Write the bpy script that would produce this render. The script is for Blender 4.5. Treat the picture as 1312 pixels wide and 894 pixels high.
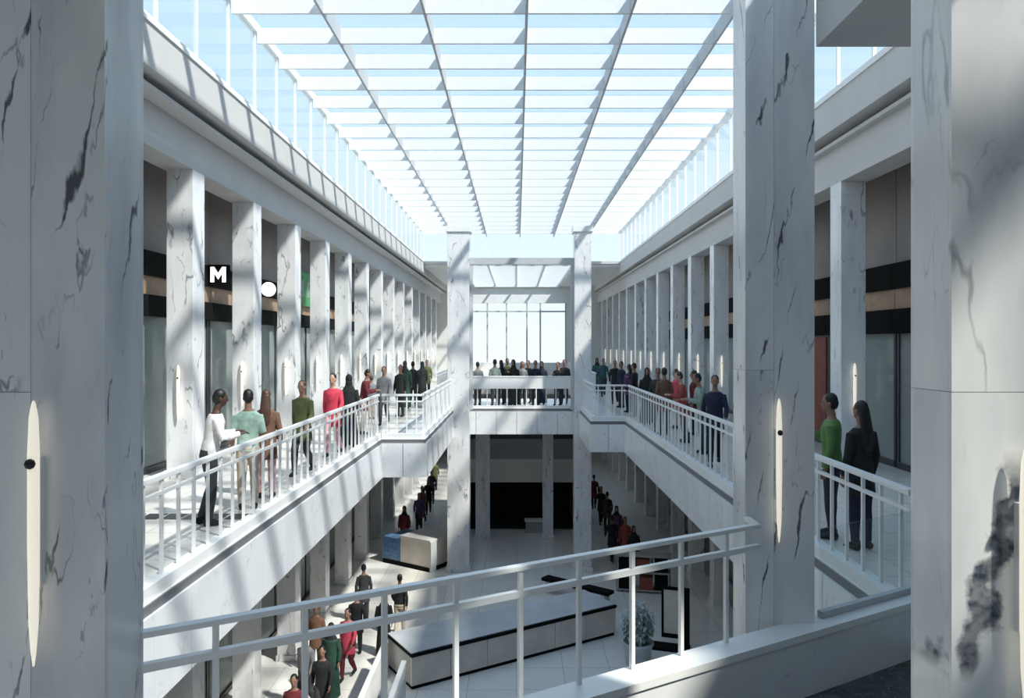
import bpy, bmesh, math, random
from mathutils import Vector, Matrix

random.seed(7)
for o in list(bpy.data.objects):
    bpy.data.objects.remove(o, do_unlink=True)
scene = bpy.context.scene
col = scene.collection

# ------------------------------------------------------------------ camera
F = 950.0
cam_d = bpy.data.cameras.new('camera')
cam_d.sensor_fit = 'HORIZONTAL'
cam_d.sensor_width = 36.0
cam_d.lens = F / 1312 * 36
cam_d.shift_x = -6 / 1312
cam_d.shift_y = -7 / 1312
cam_d.clip_start = 0.05
cam_d.clip_end = 400
cam = bpy.data.objects.new('camera', cam_d)
cam.location = (0, 0, 0)
cam.rotation_euler = (math.pi / 2, 0, 0)
col.objects.link(cam)
scene.camera = cam

# ------------------------------------------------------------------ sky
world = bpy.data.worlds.new('sky')
scene.world = world
world.use_nodes = True
wn, wl = world.node_tree.nodes, world.node_tree.links
wn.clear()
wo = wn.new('ShaderNodeOutputWorld')
bg = wn.new('ShaderNodeBackground')
tc = wn.new('ShaderNodeTexCoord')
sep = wn.new('ShaderNodeSeparateXYZ')
rmp = wn.new('ShaderNodeValToRGB')
rmp.color_ramp.elements[0].position = 0.0
rmp.color_ramp.elements[0].color = (0.90, 0.95, 0.98, 1)
rmp.color_ramp.elements[1].position = 0.8
rmp.color_ramp.elements[1].color = (0.42, 0.62, 0.88, 1)
mid = rmp.color_ramp.elements.new(0.3)
mid.color = (0.58, 0.76, 0.92, 1)
wl.new(tc.outputs['Generated'], sep.inputs[0])
wl.new(sep.outputs['Z'], rmp.inputs[0])
wl.new(rmp.outputs[0], bg.inputs['Color'])
bg.inputs['Strength'].default_value = 0.95
wl.new(bg.outputs[0], wo.inputs[0])

# ------------------------------------------------------------------ sun
sun_d = bpy.data.lights.new('sun', 'SUN')
sun_d.energy = 4.7
sun_d.angle = math.radians(2.0)
sun_d.color = (1.0, 0.94, 0.84)
sun = bpy.data.objects.new('sun', sun_d)
sdir = Vector((-1.0, 0.75, -1.42))
sun.rotation_euler = sdir.to_track_quat('-Z', 'Y').to_euler()
sun.location = (20, -10, 40)
col.objects.link(sun)

scene.view_settings.view_transform = 'Standard'
scene.view_settings.look = 'None'
scene.view_settings.exposure = 0.4
scene.view_settings.gamma = 1.0
scene.view_settings.use_curve_mapping = False

# ------------------------------------------------------------------ levels (camera eye is z = 0)
ZF = -2.45      # gallery floor
ZG = -8.4       # ground floor
ZS = -3.4       # underside of gallery slabs
ZA = 3.15       # underside of the entablature
ZC = 4.76       # top of the cornice
ZR = 6.5        # skylight plane
XL, XR = -5.85, 6.3      # inner faces of the arcade columns
CL, CR = -5.38, 6.0      # faces of the cornices
SL, SR = -6.95, 7.5      # shopfront planes
VL, VR = -3.47, 3.43     # edges of the void
YB, YE = -6.0, 58.0      # back and far ends
YSKY = 43.0

# ------------------------------------------------------------------ materials
M = {}
def new_mat(name):
    m = bpy.data.materials.new(name)
    m.use_nodes = True
    M[name] = m
    return m, m.node_tree.nodes, m.node_tree.links, m.node_tree.nodes['Principled BSDF']

def plain(name, c, rough=0.5, metal=0.0, var=0.06, scale=6.0, bump=0.0, spec=0.5):
    m, n, l, b = new_mat(name)
    b.inputs['Roughness'].default_value = rough
    b.inputs['Metallic'].default_value = metal
    b.inputs['Specular IOR Level'].default_value = spec
    t = n.new('ShaderNodeTexCoord')
    nz = n.new('ShaderNodeTexNoise')
    nz.inputs['Scale'].default_value = scale
    nz.inputs['Detail'].default_value = 4
    l.new(t.outputs['Object'], nz.inputs['Vector'])
    r = n.new('ShaderNodeValToRGB')
    r.color_ramp.elements[0].position = 0.3
    r.color_ramp.elements[1].position = 0.7
    r.color_ramp.elements[0].color = tuple(max(0, x * (1 - var)) for x in c) + (1,)
    r.color_ramp.elements[1].color = tuple(min(1, x * (1 + var)) for x in c) + (1,)
    l.new(nz.outputs['Fac'], r.inputs[0])
    l.new(r.outputs[0], b.inputs['Base Color'])
    if bump:
        bp = n.new('ShaderNodeBump')
        bp.inputs['Strength'].default_value = bump
        l.new(nz.outputs['Fac'], bp.inputs['Height'])
        l.new(bp.outputs[0], b.inputs['Normal'])
    return m

def math_node(n, op, a=None, b=None, l=None):
    x = n.new('ShaderNodeMath')
    x.operation = op
    for i, v in enumerate((a, b)):
        if v is None:
            continue
        if isinstance(v, (int, float)):
            x.inputs[i].default_value = v
        else:
            l.new(v, x.inputs[i])
    return x.outputs[0]

def marble(name, base, cloud, vein, scale=1.0, vein_w=0.02, rough=0.16, stretch=0.35, amount=0.9, patch=None, lo=0.5, streak=0.0):
    """white stone with slanting dark veins; patch=(cx,cz,slope,width,z0,z1): one heavy dark vein of its own"""
    m, n, l, b = new_mat(name)
    b.inputs['Roughness'].default_value = rough
    t = n.new('ShaderNodeTexCoord')
    oi = n.new('ShaderNodeObjectInfo')
    off = n.new('ShaderNodeVectorMath'); off.operation = 'SCALE'
    off.inputs[0].default_value = (13.0, 7.0, 23.0)
    l.new(oi.outputs['Random'], off.inputs['Scale'])
    add = n.new('ShaderNodeVectorMath'); add.operation = 'ADD'
    l.new(t.outputs['Object'], add.inputs[0]); l.new(off.outputs[0], add.inputs[1])
    mp = n.new('ShaderNodeMapping')
    mp.inputs['Rotation'].default_value = (math.radians(10), math.radians(14), 0)
    mp.inputs['Scale'].default_value = (scale, scale, scale * stretch)
    l.new(add.outputs[0], mp.inputs['Vector'])
    dn = n.new('ShaderNodeTexNoise'); dn.inputs['Scale'].default_value = 2.2; dn.inputs['Detail'].default_value = 5
    l.new(mp.outputs[0], dn.inputs['Vector'])
    ds = n.new('ShaderNodeVectorMath'); ds.operation = 'SCALE'; ds.inputs['Scale'].default_value = 0.35
    l.new(dn.outputs['Color'], ds.inputs[0])
    da = n.new('ShaderNodeVectorMath'); da.operation = 'ADD'
    l.new(mp.outputs[0], da.inputs[0]); l.new(ds.outputs[0], da.inputs[1])
    def veins(sc, w, msc, lo, hi):
        v = n.new('ShaderNodeTexNoise'); v.inputs['Scale'].default_value = sc; v.inputs['Detail'].default_value = 3
        v.inputs['Roughness'].default_value = 0.45
        l.new(da.outputs[0], v.inputs['Vector'])
        a = math_node(n, 'ABSOLUTE', math_node(n, 'SUBTRACT', v.outputs['Fac'], 0.5, l), None, l)
        mr = n.new('ShaderNodeMapRange'); mr.inputs[1].default_value = 0.0; mr.inputs[2].default_value = w
        mr.inputs[3].default_value = 1.0; mr.inputs[4].default_value = 0.0
        l.new(a, mr.inputs[0])
        k = n.new('ShaderNodeTexNoise'); k.inputs['Scale'].default_value = msc; k.inputs['Detail'].default_value = 2
        l.new(mp.outputs[0], k.inputs['Vector'])
        km = n.new('ShaderNodeMapRange'); km.inputs[1].default_value = lo; km.inputs[2].default_value = hi
        l.new(k.outputs['Fac'], km.inputs[0])
        return math_node(n, 'MULTIPLY', mr.outputs[0], km.outputs[0], l)
    if streak:
        # long steep veins leaning one way, broken up along their length
        dt = n.new('ShaderNodeVectorMath'); dt.operation = 'DOT_PRODUCT'
        l.new(add.outputs[0], dt.inputs[0]); dt.inputs[1].default_value = (streak, streak * 0.8, -streak * 0.27)
        n1 = n.new('ShaderNodeTexNoise'); n1.inputs['Scale'].default_value = 1.6; n1.inputs['Detail'].default_value = 6; n1.inputs['Roughness'].default_value = 0.55
        l.new(mp.outputs[0], n1.inputs['Vector'])
        u = math_node(n, 'ADD', dt.outputs['Value'], math_node(n, 'MULTIPLY', n1.outputs['Fac'], 2.4, l), l)
        a1 = math_node(n, 'ABSOLUTE', math_node(n, 'SUBTRACT', math_node(n, 'FRACT', u, None, l), 0.5, l), None, l)
        k1 = n.new('ShaderNodeTexNoise'); k1.inputs['Scale'].default_value = 3.0; k1.inputs['Detail'].default_value = 3
        l.new(mp.outputs[0], k1.inputs['Vector'])
        w1 = n.new('ShaderNodeMapRange'); w1.inputs[1].default_value = 0.48; w1.inputs[2].default_value = 0.72
        w1.inputs[3].default_value = 0.004; w1.inputs[4].default_value = 0.11
        l.new(k1.outputs['Fac'], w1.inputs[0])
        q1 = math_node(n, 'DIVIDE', a1, w1.outputs[0], l)
        e1 = n.new('ShaderNodeMapRange'); e1.inputs[1].default_value = 0.3; e1.inputs[2].default_value = 1.0
        e1.inputs[3].default_value = 1.0; e1.inputs[4].default_value = 0.0
        l.new(q1, e1.inputs[0])
        g1 = n.new('ShaderNodeMapRange'); g1.inputs[1].default_value = 0.45; g1.inputs[2].default_value = 0.6
        l.new(k1.outputs['Fac'], g1.inputs[0])
        v1 = math_node(n, 'MULTIPLY', e1.outputs[0], g1.outputs[0], l)
    else:
        v1 = veins(1.6, vein_w, 2.6, lo, lo + 0.14)
    v2 = veins(3.4, vein_w * 0.9, 3.4, 0.55, 0.72)
    vs = math_node(n, 'MULTIPLY', math_node(n, 'MAXIMUM', v1, v2, l), amount, l)
    cn = n.new('ShaderNodeTexNoise'); cn.inputs['Scale'].default_value = 1.7; cn.inputs['Detail'].default_value = 6
    l.new(da.outputs[0], cn.inputs['Vector'])
    cr = n.new('ShaderNodeMapRange'); cr.inputs[1].default_value = 0.45; cr.inputs[2].default_value = 0.72
    l.new(cn.outputs['Fac'], cr.inputs[0])
    mx = n.new('ShaderNodeMix'); mx.data_type = 'RGBA'
    mx.inputs[6].default_value = base + (1,); mx.inputs[7].default_value = cloud + (1,)
    l.new(cr.outputs[0], mx.inputs[0])
    if patch:
        cx, cz, slope, width, z0, z1 = patch
        s = n.new('ShaderNodeSeparateXYZ'); l.new(t.outputs['Object'], s.inputs[0])
        line = math_node(n, 'MULTIPLY', math_node(n, 'SUBTRACT', s.outputs['Z'], cz, l), slope, l)
        dx = math_node(n, 'SUBTRACT', math_node(n, 'SUBTRACT', s.outputs['X'], cx, l), line, l)
        pn = n.new('ShaderNodeTexNoise'); pn.inputs['Scale'].default_value = 9.0; pn.inputs['Detail'].default_value = 5
        l.new(t.outputs['Object'], pn.inputs['Vector'])
        wob = math_node(n, 'MULTIPLY', math_node(n, 'SUBTRACT', pn.outputs['Fac'], 0.5, l), width * 3.4, l)
        d = math_node(n, 'ABSOLUTE', math_node(n, 'ADD', dx, wob, l), None, l)
        pm = n.new('ShaderNodeMapRange'); pm.inputs[1].default_value = width * 0.5; pm.inputs[2].default_value = width
        pm.inputs[3].default_value = 1.0; pm.inputs[4].default_value = 0.0
        l.new(d, pm.inputs[0])
        za = n.new('ShaderNodeMapRange'); za.inputs[1].default_value = z0; za.inputs[2].default_value = z0 + 0.08
        l.new(s.outputs['Z'], za.inputs[0])
        zb = n.new('ShaderNodeMapRange'); zb.inputs[1].default_value = z1 - 0.12; zb.inputs[2].default_value = z1
        zb.inputs[3].default_value = 1.0; zb.inputs[4].default_value = 0.0
        l.new(s.outputs['Z'], zb.inputs[0])
        pp = math_node(n, 'MULTIPLY', math_node(n, 'MULTIPLY', pm.outputs[0], za.outputs[0], l), zb.outputs[0], l)
        br = n.new('ShaderNodeTexNoise'); br.inputs['Scale'].default_value = 16.0; br.inputs['Detail'].default_value = 4
        l.new(t.outputs['Object'], br.inputs['Vector'])
        bm_ = n.new('ShaderNodeMapRange'); bm_.inputs[1].default_value = 0.36; bm_.inputs[2].default_value = 0.6
        bm_.inputs[3].default_value = 1.0; bm_.inputs[4].default_value = 0.7
        l.new(br.outputs['Fac'], bm_.inputs[0])
        vs = math_node(n, 'MAXIMUM', vs, math_node(n, 'MULTIPLY', pp, bm_.outputs[0], l), l)
    m2 = n.new('ShaderNodeMix'); m2.data_type = 'RGBA'
    m2.inputs[7].default_value = vein + (1,)
    l.new(mx.outputs[2], m2.inputs[6]); l.new(vs, m2.inputs[0])
    l.new(m2.outputs[2], b.inputs['Base Color'])
    return m

def glass(name, tint, refl=0.5, rough=0.03, opaque=0.0, body=(0.3, 0.33, 0.32)):
    m = bpy.data.materials.new(name); m.use_nodes = True; M[name] = m
    n, l = m.node_tree.nodes, m.node_tree.links
    n.clear()
    out = n.new('ShaderNodeOutputMaterial')
    tr = n.new('ShaderNodeBsdfTransparent'); tr.inputs[0].default_value = tint + (1,)
    gl = n.new('ShaderNodeBsdfGlossy'); gl.inputs['Roughness'].default_value = rough
    lw = n.new('ShaderNodeLayerWeight'); lw.inputs[0].default_value = 0.5
    f2 = math_node(n, 'MULTIPLY_ADD', math_node(n, 'POWER', lw.outputs['Facing'], 5.0, l), refl * 0.6, l)
    f2.node.inputs[2].default_value = 0.03
    base = tr.outputs[0]
    if opaque:
        df = n.new('ShaderNodeBsdfDiffuse'); df.inputs[0].default_value = body + (1,)
        mo = n.new('ShaderNodeMixShader'); mo.inputs[0].default_value = opaque
        l.new(tr.outputs[0], mo.inputs[1]); l.new(df.outputs[0], mo.inputs[2])
        base = mo.outputs[0]
    mx = n.new('ShaderNodeMixShader')
    l.new(f2, mx.inputs[0]); l.new(base, mx.inputs[1]); l.new(gl.outputs[0], mx.inputs[2])
    l.new(mx.outputs[0], out.inputs[0])
    return m

def lamp_mat(name, c, strength):
    m, n, l, b = new_mat(name)
    b.inputs['Base Color'].default_value = c + (1,)
    b.inputs['Emission Color'].default_value = c + (1,)
    b.inputs['Emission Strength'].default_value = strength
    return m

def tiled(name, c1, c2, joint, size=0.9, rough=0.12, jw=0.012):
    m, n, l, b = new_mat(name)
    b.inputs['Roughness'].default_value = rough
    t = n.new('ShaderNodeTexCoord')
    br = n.new('ShaderNodeTexBrick')
    br.offset = 0.0
    br.inputs['Scale'].default_value = 1.0
    br.inputs['Brick Width'].default_value = size
    br.inputs['Row Height'].default_value = size
    br.inputs['Mortar Size'].default_value = jw
    br.inputs['Color1'].default_value = c1 + (1,)
    br.inputs['Color2'].default_value = c2 + (1,)
    br.inputs['Mortar'].default_value = joint + (1,)
    l.new(t.outputs['Object'], br.inputs['Vector'])
    nz = n.new('ShaderNodeTexNoise'); nz.inputs['Scale'].default_value = 1.3; nz.inputs['Detail'].default_value = 6
    l.new(t.outputs['Object'], nz.inputs['Vector'])
    mr = n.new('ShaderNodeMapRange'); mr.inputs[3].default_value = 0.88; mr.inputs[4].default_value = 1.06
    l.new(nz.outputs['Fac'], mr.inputs[0])
    mx = n.new('ShaderNodeVectorMath'); mx.operation = 'SCALE'
    l.new(br.outputs['Color'], mx.inputs[0]); l.new(mr.outputs[0], mx.inputs['Scale'])
    l.new(mx.outputs[0], b.inputs['Base Color'])
    return m

marble('marble_near', (0.82, 0.82, 0.82), (0.60, 0.61, 0.63), (0.04, 0.045, 0.06), scale=1.9, vein_w=0.012, stretch=0.28, streak=4.2)
marble('marble_heavy', (0.84, 0.83, 0.81), (0.66, 0.67, 0.69), (0.04, 0.05, 0.075), scale=1.4, vein_w=0.014, stretch=0.33,
       amount=0.5, patch=(-0.11, 1.55, 0.27, 0.065, 1.12, 2.04))
marble('marble_far', (0.84, 0.83, 0.82), (0.68, 0.68, 0.70), (0.13, 0.14, 0.17), scale=1.5, vein_w=0.02, rough=0.2)
marble('marble_slab', (0.84, 0.84, 0.84), (0.77, 0.77, 0.79), (0.45, 0.45, 0.48), scale=0.9, vein_w=0.02, rough=0.25, stretch=1.0, amount=0.5)
marble('marble_green', (0.035, 0.045, 0.045), (0.07, 0.085, 0.08), (0.25, 0.28, 0.26), scale=5.0, vein_w=0.02, rough=0.15, stretch=1.0, amount=0.5)
plain('plaster', (0.62, 0.60, 0.58), 0.75, var=0.03, scale=1.2)
plain('joint', (0.3, 0.3, 0.31), 0.8)
plain('plaster_light', (0.80, 0.79, 0.77), 0.7, var=0.03, scale=1.5)
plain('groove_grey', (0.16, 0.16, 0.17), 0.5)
plain('white_paint', (0.86, 0.86, 0.85), 0.35, var=0.02)
plain('white_fin', (0.84, 0.84, 0.83), 0.5, var=0.02)
plain('rafter_grey', (0.52, 0.53, 0.54), 0.5, var=0.04)
plain('black_band', (0.008, 0.008, 0.008), 0.8, spec=0.1)
plain('tan_shop_glow', (0.42, 0.27, 0.17), 0.5, var=0.18, scale=3)  # warm shop light through a slot, put into the colour as tan
plain('brown_panel', (0.30, 0.26, 0.24), 0.6, var=0.1, scale=1.2)
plain('dark_metal', (0.05, 0.05, 0.055), 0.4, metal=0.3)
plain('grey_panel', (0.36, 0.36, 0.35), 0.5, var=0.1, scale=1.5)
plain('shop_wall', (0.42, 0.43, 0.41), 0.7, var=0.2, scale=0.8)
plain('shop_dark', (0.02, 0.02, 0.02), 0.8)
plain('beige_front', (0.70, 0.63, 0.56), 0.45, var=0.1, scale=2)
plain('counter_top', (0.55, 0.57, 0.61), 0.15, var=0.06, scale=2)
plain('blue_panel', (0.10, 0.20, 0.36), 0.3, var=0.35, scale=7)
plain('sign_green', (0.05, 0.30, 0.09), 0.4, var=0.3, scale=4)
plain('cream', (0.80, 0.76, 0.68), 0.5)
plain('rubber', (0.02, 0.02, 0.02), 0.5)
plain('deck_grey', (0.28, 0.28, 0.29), 0.5, var=0.1, scale=8)
plain('leaf', (0.30, 0.42, 0.36), 0.5, var=0.35, scale=9)
plain('petal', (0.72, 0.80, 0.84), 0.5, var=0.1, scale=9)
plain('pot', (0.55, 0.60, 0.64), 0.35)
plain('rust', (0.25, 0.06, 0.04), 0.5, var=0.2)
tiled('tile_cream', (0.80, 0.76, 0.70), (0.77, 0.73, 0.67), (0.6, 0.57, 0.53), 0.6, 0.22)
tiled('tile_grey', (0.36, 0.35, 0.34), (0.33, 0.32, 0.31), (0.25, 0.24, 0.23), 0.6, 0.25)
tiled('tile_ground', (0.87, 0.84, 0.80), (0.85, 0.82, 0.78), (0.62, 0.59, 0.56), 1.2, 0.10)
glass('glass_roof', (0.93, 0.97, 1.0), 0.6)
glass('glass_clear', (0.94, 0.97, 0.97), 0.9)
glass('glass_shop', (0.75, 0.80, 0.78), 0.9, 0.05, opaque=0.5, body=(0.50, 0.54, 0.52))
lamp_mat('lamp_warm', (1.0, 0.93, 0.78), 0.45)
lamp_mat('sign_white', (1.0, 1.0, 1.0), 0.9)

# ------------------------------------------------------------------ mesh helpers
def bm_box(bm, x0, x1, y0, y1, z0, z1):
    v = [bm.verts.new(p) for p in ((x0, y0, z0), (x1, y0, z0), (x1, y1, z0), (x0, y1, z0),
                                   (x0, y0, z1), (x1, y0, z1), (x1, y1, z1), (x0, y1, z1))]
    for f in ((3, 2, 1, 0), (4, 5, 6, 7), (0, 1, 5, 4), (1, 2, 6, 5), (2, 3, 7, 6), (3, 0, 4, 7)):
        bm.faces.new([v[i] for i in f])

def to_mesh(bm, name, bevel=0.0, smooth=False):
    if bevel:
        bmesh.ops.bevel(bm, geom=list(bm.edges), offset=bevel, segments=2, affect='EDGES', profile=0.7)
    bm.normal_update()
    me = bpy.data.meshes.new(name)
    bm.to_mesh(me)
    bm.free()
    if smooth:
        for p in me.polygons:
            p.use_smooth = True
    return me

def box_mesh(name, x0, x1, y0, y1, z0, z1, bevel=0.0):
    bm = bmesh.new()
    bm_box(bm, x0, x1, y0, y1, z0, z1)
    return to_mesh(bm, name, bevel)

def prism_mesh(name, poly, z0, z1):
    bm = bmesh.new()
    a = [bm.verts.new((x, y, z0)) for x, y in poly]
    b = [bm.verts.new((x, y, z1)) for x, y in poly]
    bm.faces.new(b)
    bm.faces.new(a[::-1])
    k = len(poly)
    for i in range(k):
        bm.faces.new((a[i], a[(i + 1) % k], b[(i + 1) % k], b[i]))
    bmesh.ops.recalc_face_normals(bm, faces=list(bm.faces))
    return to_mesh(bm, name)

def lathe_mesh(name, prof, seg=10, smooth=True):
    bm = bmesh.new()
    rows = []
    for r, z in prof:
        rows.append([bm.verts.new((r * math.cos(2 * math.pi * i / seg), r * math.sin(2 * math.pi * i / seg), z)) for i in range(seg)])
    for a, b in zip(rows, rows[1:]):
        for i in range(seg):
            bm.faces.new((a[i], a[(i + 1) % seg], b[(i + 1) % seg], b[i]))
    bm.faces.new(rows[0][::-1]); bm.faces.new(rows[-1])
    return to_mesh(bm, name, 0, smooth)

def obj(name, me, mat=None, parent=None, loc=None, rz=0.0):
    o = bpy.data.objects.new(name, me)
    col.objects.link(o)
    if mat is not None and me is not None:
        if not me.materials:
            me.materials.append(M[mat])
        elif me.materials[0] is not M[mat]:
            o.material_slots[0].link = 'OBJECT'
            o.material_slots[0].material = M[mat]
    if parent is not None:
        o.parent = parent
    if loc is not None:
        o.location = loc
    if rz:
        o.rotation_euler.z = rz
    return o

def tag(o, label=None, cat=None, group=None, kind=None):
    if label: o['label'] = label
    if cat: o['category'] = cat
    if group: o['group'] = group
    if kind: o['kind'] = kind
    return o

def thing(name, label, cat, loc, rz=0.0, group=None):
    o = bpy.data.objects.new(name, None)
    o.empty_display_size = 0.2
    col.objects.link(o)
    o.location = loc
    o.rotation_euler.z = rz
    return tag(o, label, cat, group)

def struct(name, me, mat, label=None, loc=None, rz=0.0):
    return tag(obj(name, me, mat, None, loc, rz), label, None, None, 'structure')

# ------------------------------------------------------------------ slabs, floors, walls
struct('floor', box_mesh('ground_floor', -9.6, 10.2, 2.0, YE, ZG - 0.3, ZG), 'tile_ground', 'polished pale stone ground floor of the atrium')
fl = struct('floor_left', box_mesh('floor_left', -9.6, VL, YB, YE, ZS, ZF), 'tile_cream', 'cream tiled gallery floor on the sunlit side')
fr_ = struct('floor_right', box_mesh('floor_right', VR, 10.2, YB, YE, ZS, ZF), 'tile_cream', 'cream tiled gallery floor on the shaded side')
SLOPE = 0.583
def diag(x):
    return 3.17 + SLOPE * (x + 1.67)
struct('floor_near', prism_mesh('floor_near', [(VL, YB), (VR, YB), (VR, diag(VR)), (VL, diag(VL))], ZF - 0.6, ZF), 'tile_grey', 'near gallery floor with a dark green stone border behind the slanting kerb')
struct('floor_bridge', prism_mesh('floor_bridge', [(VL, 19.0), (-2.35, 19.0), (-2.35, 28.0), (2.35, 28.0), (2.35, 23.4), (VR, 23.4), (VR, 33.0), (VL, 33.0)], ZS, ZF),
       'marble_slab', 'pale stone bridge across the atrium void')
struct('floor_far', box_mesh('floor_far', VL, VR, 50.0, YE, ZS, ZF), 'tile_cream')

# fascia cladding panels, with a shadow groove above them
def fascia(parent, axis, fixed, a0, a1, pitch, sign, y_off=0.0):
    n = max(1, round((a1 - a0) / pitch)); p = (a1 - a0) / n
    if axis == 'Y':
        me = box_mesh('fascia_panel', 0, 0.05 * sign, 0.009, p - 0.009, ZS - 0.02, ZF - 0.10)
        if sign < 0:
            me = box_mesh('fascia_panel', -0.05, 0, 0.009, p - 0.009, ZS - 0.02, ZF - 0.10)
        for i in range(n):
            obj('fascia_panel', me, 'marble_slab', parent, (fixed, a0 + i * p, 0))
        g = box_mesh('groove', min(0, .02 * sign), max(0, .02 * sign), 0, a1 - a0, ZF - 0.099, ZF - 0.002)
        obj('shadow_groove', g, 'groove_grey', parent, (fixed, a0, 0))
    else:
        me = box_mesh('fascia_panel', 0.009, p - 0.009, -0.05, 0, ZS - 0.02, ZF - 0.10)
        for i in range(n):
            obj('fascia_panel', me, 'marble_slab', parent, (a0 + i * p, fixed, 0))
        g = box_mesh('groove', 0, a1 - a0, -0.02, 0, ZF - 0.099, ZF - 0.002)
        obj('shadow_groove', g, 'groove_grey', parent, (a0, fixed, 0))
fascia(fl, 'Y', VL, 3.0, 19.0, 0.8, 1)
fascia(fr_, 'Y', VR, 6.6, 23.4, 0.8, -1)
brg = bpy.data.objects['floor_bridge']
fascia(brg, 'X', 19.0, VL, -2.35, 0.56, 1)
fascia(brg, 'X', 28.0, -2.3, 2.3, 0.8, 1)
fascia(brg, 'X', 23.4, 2.35, VR, 0.54, 1)
fascia(brg, 'Y', -2.35, 19.0, 28.0, 0.8, 1)
fascia(brg, 'Y', 2.35, 23.4, 28.0, 0.8, -1)

# transverse row of dark inlay tiles in the walkway
tile_me = box_mesh('inlay_tile', -0.13, 0.13, -0.17, 0.17, 0, 0.004)
for x in (-5.45, -5.15, -4.85, -4.55, -4.25, -3.95):
    obj('inlay_tile', tile_me, 'dark_metal', fl, (x, 10.5, ZF))

struct('wall_left', box_mesh('wall_left', -9.9, -9.6, YB, YE, ZG, ZC), 'shop_wall', 'back wall of the shops on the sunlit side')
struct('wall_right', box_mesh('wall_right', 10.2, 10.5, YB, YE, ZG, ZC), 'shop_wall', 'back wall of the shops on the shaded side')
struct('wall_back', box_mesh('wall_back', -9.9, 10.5, YB - 0.3, YB, ZF, ZR), 'grey_panel', 'plain wall closing the near gallery')
struct('wall_near', box_mesh('wall_near', -9.9, 10.5, 1.7, 2.0, ZG, ZS - 0.02), 'plaster_light')
struct('ceiling_left', box_mesh('ceiling_left', -9.9, XL - 0.55, YB, YE, 3.7, 4.0), 'plaster', 'gallery ceiling on the sunlit side')
struct('ceiling_right', box_mesh('ceiling_right', XR + 0.55, 10.5, YB, YE, 3.7, 4.0), 'plaster', 'gallery ceiling on the shaded side')

# entablatures: frieze, dark reveal, projecting cornice
def entablature(idx, x_in, x_corn, s):
    # s = direction from the atrium towards the wall
    def b(nm, xa, xb, z0, z1, y0=YB, y1=YE):
        return box_mesh(nm, min(xa, xb), max(xa, xb), y0, y1, z0, z1)
    t = struct('trim_%d' % idx, b('frieze', x_in, x_in + s * 0.55, ZA, 3.98), 'plaster', 'plain frieze carried by the arcade columns')
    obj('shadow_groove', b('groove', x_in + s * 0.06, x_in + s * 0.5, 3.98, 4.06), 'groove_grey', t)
    obj('bed_moulding', b('bed', x_corn + s * 0.16, x_in + s * 0.5, 3.86, 3.93), 'plaster', t)
    obj('cornice', b('cornice', x_corn, x_in + s * 3.8, 4.06, ZC - 0.06), 'plaster', t)
    obj('gutter_edge', b('gutter', x_corn - s * 0.03, x_in + s * 0.3, ZC - 0.06, ZC), 'white_paint', t)
entablature(1, XL, CL, -1)
entablature(2, XR, CR, 1)

# ------------------------------------------------------------------ skylight
PITCH = 1.4
rafters_x = [-3.65, -1.73, 0.19, 2.15, 4.10]
bm = bmesh.new()
for x0, x1 in ((CL - 0.12, CL + 0.02), (CR - 0.02, CR + 0.12)):
    bm_box(bm, x0, x1, YB, YSKY, ZR - 0.06, ZR + 0.12)
sky = struct('ceiling', to_mesh(bm, 'skylight_kerb'), 'white_paint', 'long glazed skylight with white cross fins')
r_me = box_mesh('rafter', -0.024, 0.024, YB, YSKY, ZR - 0.31, ZR + 0.04)
for x in rafters_x:
    obj('rafter', r_me, 'rafter_grey', sky, (x, 0, 0))
f_me = box_mesh('fin', CL + 0.02, CR - 0.02, -0.03, 0.03, ZR - 0.30, ZR + 0.02)
ys = []
y = YB + 0.35
while y < YSKY - 0.3:
    ys.append(y)
    obj('cross_fin', f_me, 'white_fin', sky, (0, y, 0))
    y += PITCH
xs = [CL] + rafters_x + [CR]
for xa, xb in zip(xs, xs[1:]):
    pm = box_mesh('pane', xa + 0.03, xb - 0.03, 0.01, PITCH - 0.01, ZR + 0.045, ZR + 0.06)
    for y in ys:
        obj('glass_pane', pm, 'glass_roof', sky, (0, y, 0))

# clerestory windows on both sides and across the far end of the skylight
def clerestory(idx, x):
    bm = bmesh.new()
    bm_box(bm, x - 0.05, x + 0.05, YB, YSKY, ZC, ZC + 0.07)
    w = struct('window_%d' % idx, to_mesh(bm, 'sill'), 'white_paint', 'glazed clerestory strip above the cornice')
    mm = box_mesh('mullion', -0.03, 0.03, -0.02, 0.02, ZC + 0.07, ZR - 0.06)
    pm = box_mesh('pane', -0.006, 0.006, 0.02, PITCH - 0.02, ZC + 0.07, ZR - 0.06)
    for y in ys:
        obj('mullion', mm, 'white_paint', w, (x, y, 0))
        obj('glass_pane', pm, 'glass_clear', w, (x, y, 0))
clerestory(1, CL - 0.05)
clerestory(2, CR + 0.05)
w = struct('window_3', box_mesh('end_sill', CL, CR, YSKY - 0.12, YSKY + 0.12, ZC - 0.15, ZC), 'plaster', 'glazed end of the skylight over the far lintel')
bm = bmesh.new(); bm_box(bm, CL, CR, YSKY - 0.06, YSKY + 0.06, ZR - 0.1, ZR + 0.1)
obj('head_rail', to_mesh(bm, 'head'), 'white_paint', w)
for xa, xb in zip(xs, xs[1:]):
    obj('mullion', box_mesh('mullion', xa - 0.03, xa + 0.03, YSKY - 0.03, YSKY + 0.03, ZC, ZR - 0.1), 'white_paint', w)
    obj('glass_pane', box_mesh('pane', xa + 0.03, xb - 0.03, YSKY - 0.006, YSKY + 0.006, ZC, ZR - 0.1), 'glass_clear', w)

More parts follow.
